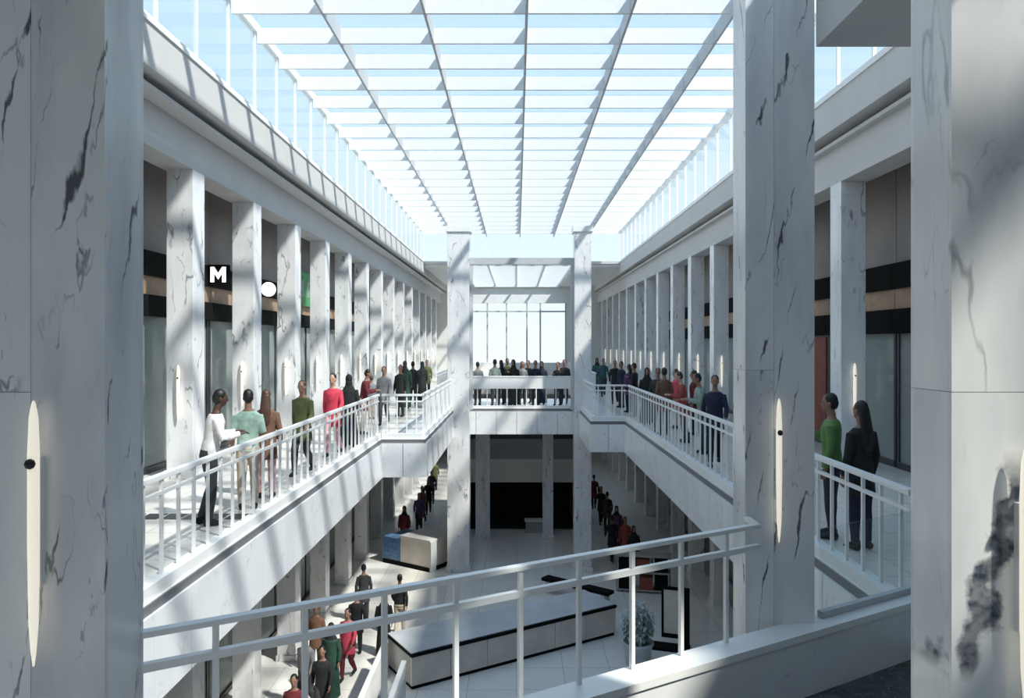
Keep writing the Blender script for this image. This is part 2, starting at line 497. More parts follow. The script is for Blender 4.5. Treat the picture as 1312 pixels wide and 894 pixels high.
# lower glazed roof past the skylight, and the end wall
struct('ceiling_far', prism_mesh('ceiling_far', [(CL, YSKY + .12), (-3.4, YSKY + .12), (-3.4, YE), (CL, YE)], 4.45, 4.7), 'white_paint')
struct('ceiling_far_side', prism_mesh('ceiling_far_side', [(3.4, YSKY + .12), (CR, YSKY + .12), (CR, YE), (3.4, YE)], 4.45, 4.7), 'white_paint')
w5 = struct('window_4', box_mesh('far_kerb', -3.4, 3.4, YE - 0.3, YE, 4.4, 4.7), 'white_paint', 'low glazed roof beyond the skylight')
for x in (-3.3, -1.65, 0.0, 1.65, 3.3):
    obj('rafter', box_mesh('rafter', x - 0.05, x + 0.05, YSKY + .12, YE - 0.3, 4.5, 4.66), 'white_paint', w5)
for i in range(11):
    yy = YSKY + 0.3 + i * 1.35
    obj('cross_fin', box_mesh('fin', -3.25, 3.25, yy - 0.03, yy + 0.03, 4.52, 4.66), 'white_fin', w5)
for xa in (-3.25, -1.6, 0.05, 1.7):
    obj('glass_pane', box_mesh('pane', xa, xa + 1.55, YSKY + .12, YE - 0.3, 4.67, 4.69), 'glass_roof', w5)
struct('wall_end', box_mesh('wall_end', -9.9, 10.5, YE, YE + 0.3, ZG, -1.5), 'plaster_light', 'end wall below the tall window')
for nm, xa, xb in (('wall_end_left', -9.9, -3.9), ('wall_end_right', 3.9, 10.5)):
    struct(nm, box_mesh(nm, xa, xb, YE, YE + 0.3, -1.5, 4.7), 'plaster_light')
w6 = struct('window_5', box_mesh('end_head', -3.9, 3.9, YE, YE + 0.3, 3.15, 4.7), 'plaster_light', 'tall bright end window with grey mullions')
for x in (-3.84, -2.3, -0.8, 0.8, 1.85, 3.84):
    obj('mullion', box_mesh('mullion', x - 0.06, x + 0.06, YE + 0.05, YE + 0.2, -1.5, 3.15), 'rafter_grey', w6)
obj('transom', box_mesh('transom', -3.78, 3.78, YE + 0.07, YE + 0.18, 2.45, 2.57), 'rafter_grey', w6)
for xa, xb in ((-3.78, -2.36), (-2.24, -0.86), (-0.74, 0.74), (0.86, 1.79), (1.91, 3.78)):
    obj('glass_pane', box_mesh('pane', xa, xb, YE + 0.11, YE + 0.13, -1.5, 2.45), 'glass_clear', w6)
    obj('glass_pane', box_mesh('pane', xa, xb, YE + 0.11, YE + 0.13, 2.57, 3.15), 'glass_clear', w6)

# soffit, and an unseen beam added to shade the broad near column
struct('trim_3', box_mesh('soffit', 2.14, XR, 2.7, 5.3, 2.12, 3.1), 'plaster', 'grey soffit running from the marble column to the arcade')
struct('trim_4', box_mesh('shade_beam', -2.3, 2.35, 0.85, 2.89, 2.25, 3.0), 'plaster', 'unseen beam added between the near columns to shade the broad one')

# ------------------------------------------------------------------ sconces
def spindle(h, r):
    return lathe_mesh('light_tube', [(0.003, 0), (r * .45, .05 * h), (r * .8, .16 * h), (r, .45 * h), (r, .8 * h), (r * .75, .94 * h), (r * .35, .99 * h), (0.003, h)], 12)
tube_near = spindle(1.02, 0.021)
tube_far = spindle(1.02, 0.032)
knob_me = lathe_mesh('knob', [(0.004, -0.02), (0.015, -0.014), (0.02, 0), (0.015, 0.014), (0.004, 0.02)], 10)
plate_me = box_mesh('wall_plate', -0.012, 0.012, 0.02, 0.05, 0.3, 0.8)
def sconce(x, y, z, label, group=None, rz=0.0, near=False):
    s = thing('wall_sconce', label, 'sconce', (x, y, z), rz, group)
    lt_ = obj('light_tube', tube_near if near else tube_far, 'lamp_warm', s)
    obj('wall_plate', plate_me, 'white_paint', s)
    obj('knob', knob_me, 'rubber', lt_, (0, -0.022, 0.78))
    return s

# ------------------------------------------------------------------ near marble columns
def near_column(label, x0, x1, y0, y1, ztop, mat, joint_x):
    c = thing('marble_column', label, 'column', ((x0 + x1) / 2, (y0 + y1) / 2, ZF))
    hx, hy, H = (x1 - x0) / 2, (y1 - y0) / 2, ztop - ZF
    obj('core', box_mesh('core', -hx + 0.012, hx - 0.012, -hy + 0.012, hy - 0.012, 0, H), 'groove_grey', c)
    jx = joint_x - (x0 + x1) / 2
    zs = [0, 2.26, H]
    # cladding slabs: wide front pieces, a narrow strip, sides and back, each with a hairline joint
    def slab(xa, xb, ya, yb, za, zb):
        obj('cladding_slab', box_mesh('slab', xa + .0012, xb - .0012, ya, yb, za + .0012, zb - .0012), mat, c)
    for za, zb in zip(zs, zs[1:]):
        slab(-hx, jx, -hy, -hy + 0.02, za, zb)
        slab(-hx, hx, hy - 0.02, hy, za, zb)
        slab(-hx, -hx + 0.02, -hy + .021, hy - .021, za, zb)
    slab(jx, hx, -hy, -hy + 0.02, 0, H)
    slab(hx - 0.02, hx, -hy + .021, hy - .021, 0, H)
    return c
near_column('broad grey veined marble column at the low end of the slanting handrail', -2.14, -1.61, 2.9, 3.2, 3.0, 'marble_near', -1.90)
near_column('marble column with a heavy dark blue vein near its foot', 1.70, 2.23, 2.9, 3.2, 3.0, 'marble_heavy', 2.1)
near_column('slim marble column standing at the high end of the slanting handrail', 1.634, 2.13, 5.3, 5.6, 3.0, 'marble_near', 1.84)
sconce(-1.857, 2.9 - 0.05, -1.24, 'spindle wall light on the broad grey column', None, 0, True)
sconce(1.957, 2.9 - 0.05, -1.42, 'spindle wall light on the column with the heavy dark vein', None, 0, True)
sconce(1.858, 5.3 - 0.05, -1.41, 'spindle wall light on the slim column by the handrail end', None, 0, True)

# ------------------------------------------------------------------ balustrades
bal_me = box_mesh('baluster', -0.016, 0.016, -0.016, 0.016, 0, 1.0)
def balustrade(name, label, p0, p1, z, height, kerb_h, kerb_w, spacing, first=None, rail_r=0.035, kerb_mat='white_paint', sub=0.17, band=0.0, group=None, bal=bal_me, half=0.035):
    v = Vector(p1) - Vector(p0)
    L = v.length
    t = thing(name, label, 'balustrade', (p0[0], p0[1], z), math.atan2(v.y, v.x), group)
    obj('handrail', box_mesh('handrail', 0, L, -half, half, height - rail_r, height + rail_r * 0.6, 0.008), 'white_paint', t)
    if band:
        obj('rail_panel', box_mesh('rail_panel', 0, L, -0.02, 0.02, height - band, height - rail_r - .005), 'white_paint', t)
    else:
        obj('lower_rail', box_mesh('lower_rail', 0, L, -0.018, 0.018, height - sub - 0.018, height - sub + 0.018), 'white_paint', t)
    if kerb_h:
        obj('kerb', box_mesh('kerb', 0, L, -kerb_w / 2, kerb_w / 2, 0, kerb_h), kerb_mat, t)
    n = int((L - 0.06) / spacing)
    s0 = first if first is not None else (L - n * spacing) / 2
    i = 0
    while s0 + i * spacing < L - 0.03:
        b = obj('baluster', bal, 'white_paint', t, (s0 + i * spacing, 0, kerb_h))
        b.scale.z = height - rail_r - kerb_h
        i += 1
    return t
e = 0.09
balustrade('balustrade', 'white baluster railing along the sunlit gallery edge', (VL - e, 3.2), (VL - e, 19.1), ZF, 1.13, 0.14, 0.14, 0.372)
balustrade('balustrade', 'white baluster railing along the shaded gallery edge', (VR + e, 6.6), (VR + e, 23.35), ZF, 1.13, 0.14, 0.14, 0.372)
balustrade('balustrade', 'short white railing on the step in the sunlit gallery edge', (VL, 19.1), (-2.35 - e, 19.1), ZF, 1.13, 0.14, 0.14, 0.25)
balustrade('balustrade', 'white railing running back from the sunlit step to the bridge', (-2.35 - e, 19.2), (-2.35 - e, 28.0), ZF, 1.13, 0.14, 0.14, 0.372)
balustrade('balustrade', 'white railing with a deep top panel along the bridge', (-2.35, 28.1), (2.35, 28.1), ZF, 1.2, 0.1, 0.14, 0.372, band=0.46)
balustrade('balustrade', 'short white railing on the step in the shaded gallery edge', (2.35 + e, 23.5), (VR + .05, 23.5), ZF, 1.13, 0.14, 0.14, 0.25)
balustrade('balustrade', 'white railing running back from the shaded step to the bridge', (2.35 + e, 23.6), (2.35 + e, 28.0), ZF, 1.13, 0.14, 0.14, 0.372)
for x, s in ((VL - e, 'sunlit'), (VR + e, 'shaded')):
    balustrade('balustrade', 'white railing past the bridge on the %s side' % s, (x, 33.1), (x, 50.0), ZF, 1.13, 0.14, 0.14, 0.372)
bal_near = box_mesh('baluster', -0.013, 0.013, -0.013, 0.013, 0, 1.0)
L_total = math.hypot(1, SLOPE)
pA = (-1.62, diag(-1.62)); pB = (1.67, diag(1.67))
nb = balustrade('balustrade', 'slanting white handrail between the two grey marble columns', pA, pB, ZF, 1.2, 0.0, 0.0, 0.345 * L_total,
                first=0.26 * L_total, rail_r=0.018, sub=0.15, bal=bal_near, half=0.026)
obj('rail_bracket', box_mesh('rail_bracket', -0.02, 0.02, 0, 0.185, -0.015, 0.015), 'white_paint', nb, Matrix.Rotation(-math.atan(SLOPE), 3, 'Z') @ Vector((1.645 - pA[0], diag(1.645) - pA[1] + .01, 1.2)), -math.atan(SLOPE))
t = thing('kerb_wall', 'low slanting white kerb wall on the dark green floor', 'kerb', (0, 0, ZF))
def diag_prism(nm, xa, xb, n0, n1, z0, z1):
    # n0..n1: offsets across the slanting line
    ux, uy = 1 / L_total, SLOPE / L_total
    nx, ny = -uy, ux
    P = lambda x, n: (x + nx * n, diag(x) + ny * n)
    return prism_mesh(nm, [P(xa, n0), P(xb, n0), P(xb, n1), P(xa, n1)], z0, z1)
obj('kerb_body', diag_prism('kerb_body', -1.6, 3.2, -0.15, 0.02, 0, 0.40), 'marble_slab', t)
obj('kerb_cap', diag_prism('kerb_cap', -1.6, 3.2, -0.17, 0.04, 0.401, 0.45), 'white_paint', t)
obj('floor_border', diag_prism('floor_border', -1.2, 3.2, -1.1, -0.155, ZF, ZF + 0.004), 'marble_green', bpy.data.objects['floor_near'])
g = thing('glass_screen', 'clear glass screen on the kerb beside the slim column', 'glass', (0, 0, ZF))
obj('glass_pane', diag_prism('screen', 2.2, 3.2, -0.03, -0.015, 0.452, 1.1), 'glass_clear', g)
obj('base_channel', diag_prism('channel', 2.2, 3.2, -0.05, 0.0, 0.452, 0.50), 'rafter_grey', g)

# ------------------------------------------------------------------ arcade columns
up_shaft = box_mesh('shaft', -0.24, 0.24, -0.25, 0.25, 0.16, ZA - ZF, 0.012)
up_base = box_mesh('base', -0.27, 0.27, -0.28, 0.28, 0, 0.16, 0.012)
gr_shaft = box_mesh('shaft', -0.24, 0.24, -0.25, 0.25, 0.16, ZS - ZG, 0.012)
def arcade(x, y, z, shaft, label, group):
    c = thing('arcade_column', label, 'column', (x, y, z), 0, group)
    obj('shaft', shaft, 'marble_far', c)
    obj('base', up_base, 'marble_far', c)
    return c
Y0L, Y0R, BAY = 13.65, 14.65, 3.1
left_y = [Y0L + BAY * k for k in range(-2, 14)]
right_y = [Y0R + BAY * k for k in range(-2, 14)]
for y in left_y:
    arcade(XL - 0.24, y, ZF, up_shaft, 'square white marble column on the sunlit upper gallery', 'upper gallery columns on the sunlit side')
    sconce(XL - 0.24, y - 0.31, -1.4, 'slim wall light on a sunlit upper gallery column', 'wall lights on the sunlit upper gallery')
for y in right_y:
    arcade(XR + 0.24, y, ZF, up_shaft, 'square marble column on the shaded upper gallery', 'upper gallery columns on the shaded side')
    sconce(XR + 0.24, y - 0.31, -1.4, 'slim wall light on a shaded upper gallery column', 'wall lights on the shaded upper gallery')
for y in left_y[1:]:
    arcade(XL - 0.24, y, ZG, gr_shaft, 'square column of the ground floor arcade under the sunlit gallery', 'ground floor columns on the sunlit side')
for y in right_y[1:]:
    arcade(XR + 0.24, y, ZG, gr_shaft, 'square column of the ground floor arcade under the shaded gallery', 'ground floor columns on the shaded side')

# tall paired columns in front of the bridge, with the dark portal frame between them
for x0, x1, lab in ((-2.55, -1.74, 'tall white marble column at the bridge, broader of the pair'), (2.12, 2.74, 'tall bluish marble column at the bridge, narrower of the pair')):
    hx = (x1 - x0) / 2
    c = thing('bridge_column', lab, 'column', ((x0 + x1) / 2, 27.55, ZG))
    obj('shaft', box_mesh('shaft', -hx, hx, -0.33, 0.33, 0.2, 12.5, 0.02), 'marble_far', c)
    obj('base', box_mesh('base', -hx - .05, hx + .05, -0.38, 0.38, 0, 0.2, 0.015), 'marble_far', c)
    obj('cap', box_mesh('cap', -hx - .06, hx + .06, -0.38, 0.38, 12.5, 12.72, 0.015), 'white_paint', c)
p = thing('portal_frame', 'thin dark portal frame between the tall bridge columns', 'frame', (0.19, 27.55, ZF))
obj('lintel', box_mesh('lintel', -1.92, 1.92, -0.12, 0.12, 5.38, 5.62), 'rafter_grey', p)
for s in (-1, 1):
    obj('jamb', box_mesh('jamb', s * 1.87 - 0.05, s * 1.87 + 0.05, -0.1, 0.1, 0, 5.38), 'rafter_grey', p)
# under-bridge columns
for x0, x1, lab in ((-1.78, -1.16, 'grey square column under the bridge beside the dark shop opening'), (1.12, 1.58, 'thin grey column under the bridge in front of the dark shop')):
    hx = (x1 - x0) / 2
    c = thing('under_bridge_column', lab, 'column', ((x0 + x1) / 2, 32.2, ZG))
    obj('shaft', box_mesh('shaft', -hx, hx, -0.2, 0.2, 0.15, ZS - ZG, 0.015), 'marble_far', c)
    obj('base', box_mesh('base', -hx - .04, hx + .04, -0.24, 0.24, 0, 0.15, 0.01), 'marble_far', c)

# ------------------------------------------------------------------ shopfronts
def bay_meshes(s, z_floor, bands, ztop):
    """s: +1 when the shop looks towards +X; local x=0 is the shop plane, y 0..BAY"""
    d = lambda a, b: (min(a * s, b * s), max(a * s, b * s))
    B = lambda nm, a, b, y0, y1, z0, z1: box_mesh(nm, *d(a, b), y0, y1, z0 - z_floor, z1 - z_floor)
    b1, b2, b3, b4 = bands
    return dict(
        upper=B('upper_panel', -0.12, 0.0, 0.01, BAY - 0.01, b1, ztop),
        sign=B('sign_band', -0.12, 0.10, 0.01, BAY - 0.01, b2, b1 - .003),
        mid_band=B('light_band', -0.12, 0.03, 0.01, BAY - 0.01, b3, b2 - .003),
        low=B('lintel_band', -0.12, 0.10, 0.01, BAY - 0.01, b4, b3 - .003),
        pane=B('pane', -0.05, -0.03, 0.06, BAY / 2 - 0.03, z_floor + 0.12, b4 - .003),
        mull=B('mullion', -0.08, 0.0, -0.04, 0.04, z_floor + .0, b4 - .003),
        sill=B('sill', -0.1, 0.02, 0.05, BAY - 0.05, z_floor, z_floor + 0.118))
def shop_row(x, s, ys_, z_floor, bands, ztop, label, group, mats):
    me = bay_meshes(s, z_floor, bands, ztop)
    out = []
    for y in ys_:
        t = thing('shopfront', label, 'shopfront', (x, y, z_floor), 0, group)
        obj('upper_panel', me['upper'], mats[0], t)
        obj('sign_band', me['sign'], mats[1], t)
        obj('light_band', me['mid_band'], mats[2], t)
        obj('lintel_band', me['low'], mats[1], t)
        obj('sill', me['sill'], 'dark_metal', t)
        for yy in (0.0, BAY / 2):
            obj('glass_pane', me['pane'], 'glass_shop', t, (0, yy, 0))
        for yy in (0.06, BAY / 2, BAY - 0.06):
            obj('mullion', me['mull'], 'dark_metal', t, (0, yy, 0))
        out.append(t)
    return out
up_l = shop_row(SL, 1, left_y[:-1], ZF, (1.74, 1.28, 0.92, 0.52), 3.7, 'glazed shopfront with black and tan bands behind the sunlit arcade', 'upper shopfronts on the sunlit side',
                ('brown_panel', 'black_band', 'tan_shop_glow'))
up_r = shop_row(SR, -1, right_y[:-1], ZF, (1.58, 1.08, 0.68, 0.20), 3.7, 'glazed shopfront with black and tan bands behind the shaded arcade', 'upper shopfronts on the shaded side',
                ('brown_panel', 'black_band', 'tan_shop_glow'))
gl_ = shop_row(SL, 1, left_y[1:-1], ZG, (-3.75, -4.5, -4.6, -4.8), ZS, 'grey ground floor shopfront under the sunlit gallery', 'ground shopfronts on the sunlit side',
               ('black_band', 'black_band', 'grey_panel'))
gr_ = shop_row(SR, -1, right_y[1:-1], ZG, (-3.75, -4.5, -4.6, -4.8), ZS, 'grey ground floor shopfront under the shaded gallery', 'ground shopfronts on the shaded side',
               ('black_band', 'black_band', 'grey_panel'))

for t_, lab in ((up_l[2], 'upper shopfront behind the projecting white letter sign'), (up_l[3], 'upper shopfront behind the projecting round white sign'), (up_l[5], 'upper shopfront under the green sign board')):
    t_['label'] = lab
# blade sign with a white letter, round white blade sign, green board
s1 = thing('blade_sign', 'projecting black sign with a bold white letter M', 'sign', (SL + 0.10, 16.5, 1.53))
obj('sign_box', box_mesh('sign_box', 0.0, 0.46, -0.05, 0.05, -0.22, 0.22, 0.01), 'black_band', s1)
mpoly = [(-.17, -.17), (-.17, .17), (-.09, .17), (0, .03), (.09, .17), (.17, .17), (.17, -.17), (.09, -.17), (.09, .03), (0, -.11), (-.09, .03), (-.09, -.17)]
lt = obj('letter', prism_mesh('letter', mpoly, 0, 0.015), 'sign_white', s1, (0.23, -0.051, 0.0)); lt.rotation_euler.x = math.pi / 2
s2 = thing('blade_sign', 'projecting round white shop sign on a black bracket', 'sign', (SL + 0.10, 19.72, 1.44))
dm = lathe_mesh('disc', [(0.17, -0.04), (0.19, -0.03), (0.19, 0.03), (0.17, 0.04)], 24, False)
dd = obj('sign_disc', dm, 'sign_white', s2, (0.25, 0, 0)); dd.rotation_euler.x = math.pi / 2
obj('bracket', box_mesh('bracket', -0.002, 0.08, -0.05, 0.05, -0.1, 0.1), 'black_band', s2)
s3 = thing('sign_board', 'green sign board above a shopfront on the sunlit gallery', 'sign', (SL + 0.101, 23.0, 1.2))
obj('board', box_mesh('board', 0.0, 0.05, 0.1, 3.0, 0.0, 1.1, 0.01), 'sign_green', s3)
for k in range(4):
    obj('leaf_motif', box_mesh('motif', 0.051, 0.06, 0.35 + k * .65, 0.65 + k * .65, 0.3, 0.8), 'leaf', s3)

dp = box_mesh('door_panel', -0.02, 0.06, 0.2, 1.2, 0.12, 2.6)
obj('door_panel', dp, 'rust', up_r[3])
up_r[3]['label'] = 'upper shopfront with a rust brown door panel behind the shaded arcade'

# ------------------------------------------------------------------ shop under the bridge
t = thing('bridge_shop', 'dark open shop under the bridge with a pale sign band', 'shop', (0.2, 33.4, ZG))
obj('side_wall', box_mesh('sw', -2.6, -2.45, 0, 4, 0, 4.7), 'grey_panel', t)
obj('side_wall', box_mesh('sw', 2.45, 2.6, 0, 4, 0, 4.7), 'grey_panel', t)
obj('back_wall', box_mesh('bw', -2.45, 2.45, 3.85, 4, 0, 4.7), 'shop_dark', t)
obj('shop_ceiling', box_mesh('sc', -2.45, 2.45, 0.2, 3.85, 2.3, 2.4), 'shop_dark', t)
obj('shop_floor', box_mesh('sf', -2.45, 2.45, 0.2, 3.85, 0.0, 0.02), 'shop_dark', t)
obj('sign_band', box_mesh('sb', -2.45, 2.45, 0, 0.2, 2.15, 3.2), 'cream', t)
obj('upper_panel', box_mesh('up', -2.45, 2.45, 0, 0.2, 3.2, 4.1), 'grey_panel', t)
obj('dark_strip', box_mesh('ds', -2.45, 2.45, 0, 0.2, 4.1, 4.7), 'dark_metal', t)
ct = thing('shop_counter', 'small pale counter inside the dark shop opening', 'counter', (0.95, 33.1, ZG))
obj('counter_body', box_mesh('cb', -0.55, 0.55, -0.2, 0.2, 0, 0.5), 'grey_panel', ct)
obj('counter_top', box_mesh('ctp', -0.6, 0.6, -0.25, 0.25, 0.5, 0.56), 'cream', ct)

# ------------------------------------------------------------------ ground floor furniture
# long island counter on the slant
ia, ib = Vector((-2.55, 17.95)), Vector((2.85, 21.35))
iv = ib - ia
t = thing('island_counter', 'long beige island counter with dark top edge and plinth', 'counter', (ia.x, ia.y, ZG), math.atan2(iv.y, iv.x))
L = iv.length
obj('plinth', box_mesh('plinth', 0.03, L - 0.03, 0.04, 1.5, 0, 0.1), 'black_band', t)
nP = 6
for k in range(nP):
    obj('front_panel', box_mesh('fp', k * L / nP + .008, (k + 1) * L / nP - .008, 0.0, 0.05, 0.1, 0.80), 'beige_front', t)
obj('carcass', box_mesh('carcass', 0.01, L - 0.01, 0.051, 1.5, 0.1, 0.80), 'grey_panel', t)
obj('edge_band', box_mesh('eb', -0.01, L + 0.01, -0.03, 1.55, 0.80, 0.88), 'black_band', t)
obj('counter_top', box_mesh('ctop', 0.0, L, 0.02, 1.5, 0.881, 0.90), 'counter_top', t)

# narrow moving walkway
t = thing('moving_walkway', 'narrow moving walkway with white side panels and grey deck', 'walkway', (-2.98, 12.5, ZG))
Lw = 5.0
obj('deck', box_mesh('deck', -0.27, 0.27, 0, Lw, 0, 0.10), 'deck_grey', t)
for s in (-1, 1):
    obj('side_panel', box_mesh('side', s * 0.32 - 0.05, s * 0.32 + 0.05, 0, Lw + 1.2 * (s < 0), 0, 0.86, 0.02), 'white_paint', t)
    obj('handrail', box_mesh('hr', s * 0.32 - 0.06, s * 0.32 + 0.06, 0, Lw + 1.2 * (s < 0), 0.861, 0.93, 0.02), 'white_fin', t)

# kiosk on the sunlit side
ka, kb = Vector((-5.15, 28.5)), Vector((-3.2, 27.2))
kv = kb - ka
t = thing('kiosk', 'low beige kiosk with a blue display end and dark base', 'kiosk', (ka.x, ka.y, ZG), math.atan2(kv.y, kv.x))
L = kv.length
obj('base', box_mesh('kb', 0.0, L, 0.0, 1.4, 0, 0.16), 'black_band', t)
obj('body', box_mesh('body', 0.9, L, 0.02, 1.38, 0.16, 1.1), 'beige_front', t)
obj('display_case', box_mesh('case', 0.0, 0.895, 0.02, 1.38, 0.16, 1.0), 'blue_panel', t)
obj('counter_top', box_mesh('kt', 0.88, L + 0.03, 0.0, 1.42, 1.1, 1.16), 'plaster', t)
obj('end_post', box_mesh('ep', L + .001, L + 0.07, 0.0, 0.3, 0, 1.099), 'rafter_grey', t)

# standing poster frame
t = thing('poster_stand', 'black framed poster stand with a cream sheet', 'sign', (4.35, 20.4, ZG), math.radians(-18))
for xa, xb, za, zb in ((-0.36, -0.30, 0.3, 1.7), (0.22, 0.40, 0.0, 1.7), (-0.30, 0.22, 1.62, 1.7), (-0.30, 0.22, 0.3, 0.42)):
    obj('frame_bar', box_mesh('bar', xa, xb, -0.03, 0.03, za, zb), 'black_band', t)
obj('poster', box_mesh('poster', -0.30, 0.22, -0.01, 0.01, 0.42, 1.62), 'cream', t)
obj('foot', box_mesh('foot', -0.75, 0.4, -0.25, 0.25, 0.0, 0.06), 'black_band', t)

# dark display shelves
t = thing('display_shelf', 'dark open shelf unit with two rows of black boxes', 'shelf', (4.3, 25.2, ZG), math.radians(-10))
for z in (0.05, 0.65, 1.2):
    obj('shelf_board', box_mesh('sb', -0.9, 0.9, -0.25, 0.25, z, z + 0.05), 'grey_panel', t)
for x in (-0.9, -0.3, 0.3, 0.9):
    obj('upright', box_mesh('ur', x - 0.025, x + 0.025, -0.24, 0.24, 0, 1.249) if abs(x) > 1 else box_mesh('ur', x - 0.025, x + 0.025, 0.251, 0.29, 0, 1.25), 'grey_panel', t)
for i, (x, z) in enumerate(((-0.6, 0.70), (0.0, 0.70), (0.6, 0.70), (-0.6, 0.10), (0.1, 0.10), (0.6, 0.10))):
    tag(obj('display_box', box_mesh('dbox', -0.22, 0.22, -0.2, 0.2, 0, 0.36 + 0.05 * (i % 3), 0.01), ('black_band', 'rust', 'black_band')[i % 3], None,
            Vector((4.3, 25.2, ZG)) + Matrix.Rotation(math.radians(-10), 3, 'Z') @ Vector((x, 0, z + .001)), math.radians(-10)),
        ('black box at one end of the middle shelf board', 'rust red box on the middle shelf board', 'tall black box on the middle shelf board', 'black box at one end of the bottom shelf board', 'rust red box on the bottom shelf board', 'tall black box on the bottom shelf board')[i], 'box', 'boxes on the dark shelf unit')
# dark topped bench on the other slant
ba, bb = Vector((0.95, 25.2)), Vector((3.0, 23.6))
bv = bb - ba
t = thing('bench', 'long low bench with a dark seat behind the island counter', 'bench', (ba.x, ba.y, ZG), math.atan2(bv.y, bv.x))
L = bv.length
obj('seat', box_mesh('seat', 0, L, -0.2, 0.2, 0.4, 0.5, 0.01), 'black_band', t)
for x in (0.2, L / 2, L - 0.2):
    obj('leg', box_mesh('leg', x - 0.06, x + 0.06, -0.17, 0.17, 0, 0.4), 'beige_front', t)

# pale flowering planter
t = thing('planter', 'pale planter of white blossom standing by the island counter', 'planter', (3.15, 19.3, ZG))
obj('pot', lathe_mesh('pot', [(0.26, 0), (0.30, 0.05), (0.38, 0.55), (0.42, 0.6), (0.42, 0.66), (0.36, 0.66), (0.35, 0.6)], 20), 'pot', t)
def foliage(name, n, c, r, size):
    bm = bmesh.new()
    rnd = random.Random(5)
    for _ in range(n):
        d = Vector((rnd.gauss(0, 1), rnd.gauss(0, 1), rnd.gauss(0, 1))).normalized() * (rnd.random() ** 0.4)
        pnt = Vector((c[0] + d.x * r[0], c[1] + d.y * r[1], c[2] + d.z * r[2]))
        u = Vector((rnd.gauss(0, 1), rnd.gauss(0, 1), rnd.gauss(0, 1))).normalized()
        w_ = u.cross(Vector((0.3, 0.5, 0.8))).normalized()
        k = size * (0.6 + rnd.random() * 0.8)
        vs = [bm.verts.new(pnt + a) for a in (-u * k, w_ * k * 0.45, u * k, -w_ * k * 0.45)]
        bm.faces.new(vs)
    return to_mesh(bm, name)
tag(obj('foliage', foliage('foliage', 420, (0, 0, 1.0), (0.4, 0.4, 0.5), 0.09), 'leaf', t), kind='stuff')
tag(obj('blossom', foliage('blossom', 900, (0, 0, 1.15), (0.46, 0.46, 0.58), 0.06), 'petal', t), kind='stuff')
obj('stem', lathe_mesh('stem', [(0.03, 0.55), (0.025, 1.2), (0.01, 1.5)], 8), 'leaf', t)


# ------------------------------------------------------------------ people
def loft(bm, pts, ref=(0, 1, 0), seg=12, horizontal=False):
    """closed tapering tube through pts = [(x,y,z,a,b)]; a lateral radius, b radius along ref"""
    rings = []
    P = [Vector(p[:3]) for p in pts]
    for i, p in enumerate(pts):
        if horizontal:
            s_, f_ = Vector((1, 0, 0)), Vector((0, 1, 0))
        else:
            tan = (P[min(i + 1, len(P) - 1)] - P[max(i - 1, 0)]).normalized()
            s_ = tan.cross(Vector(ref))
            if s_.length < 1e-3:
                s_ = Vector((1, 0, 0))
            s_.normalize()
            f_ = s_.cross(tan).normalized()
        rings.append([bm.verts.new(P[i] + s_ * p[3] * math.cos(2 * math.pi * k / seg) + f_ * p[4] * math.sin(2 * math.pi * k / seg)) for k in range(seg)])
    fs = []
    for a, b in zip(rings, rings[1:]):
        for k in range(seg):
            fs.append(bm.faces.new((a[k], a[(k + 1) % seg], b[(k + 1) % seg], b[k])))
    fs.append(bm.faces.new(rings[0][::-1])); fs.append(bm.faces.new(rings[-1]))
    bmesh.ops.recalc_face_normals(bm, faces=fs)

def blob(bm, c, r, seg=14):
    n = 9
    pts = []
    for i in range(n):
        a = -math.pi / 2 + math.pi * (i + 0.25) / (n - 0.5)
        pts.append((c[0], c[1], c[2] + r[2] * math.sin(a), r[0] * math.cos(a), r[1] * math.cos(a)))
    loft(bm, pts, seg=seg, horizontal=True)

def fuse(bm, name, voxel, smooth=4):
    me = bpy.data.meshes.new('tmp'); bm.to_mesh(me); bm.free()
    o = bpy.data.objects.new('tmp', me); col.objects.link(o)
    r = o.modifiers.new('r', 'REMESH'); r.mode = 'VOXEL'; r.voxel_size = voxel
    k = o.modifiers.new('s', 'SMOOTH'); k.factor = 0.5; k.iterations = smooth
    dg = bpy.context.evaluated_depsgraph_get()
    out = bpy.data.meshes.new_from_object(o.evaluated_get(dg))
    bpy.data.objects.remove(o, do_unlink=True)
    out.name = name
    for p in out.polygons:
        p.use_smooth = True
    return out

POSES = {
    # elbow, wrist for each arm; knee, ankle for each leg; forward lean
    'stand': dict(arm=(((0.24, -0.02, 1.12), (0.245, 0.05, 0.88)), ((-0.24, -0.02, 1.12), (-0.245, 0.05, 0.88))),
                  leg=(((0.10, 0.015, 0.48), (0.105, -0.01, 0.09)), ((-0.10, 0.015, 0.48), (-0.105, -0.01, 0.09))), lean=0.0),
    'lean': dict(arm=(((0.25, 0.10, 1.14), (0.16, 0.34, 1.18)), ((-0.25, 0.10, 1.14), (-0.16, 0.34, 1.18))),
                 leg=(((0.11, 0.02, 0.48), (0.11, -0.02, 0.09)), ((-0.11, 0.05, 0.48), (-0.10, -0.10, 0.09))), lean=0.14),
    'walk': dict(arm=(((0.24, -0.12, 1.14), (0.24, -0.10, 0.90)), ((-0.24, 0.08, 1.13), (-0.22, 0.24, 0.96))),
                 leg=(((0.09, 0.18, 0.50), (0.09, 0.20, 0.10)), ((-0.09, 0.02, 0.48), (-0.09, -0.28, 0.15))), lean=0.03),
    'phone': dict(arm=(((0.25, 0.02, 1.13), (0.10, 0.26, 1.28)), ((-0.24, -0.02, 1.12), (-0.245, 0.05, 0.88))),
                  leg=(((0.10, 0.02, 0.48), (0.13, 0.02, 0.09)), ((-0.10, 0.015, 0.48), (-0.105, -0.02, 0.09))), lean=0.02)}

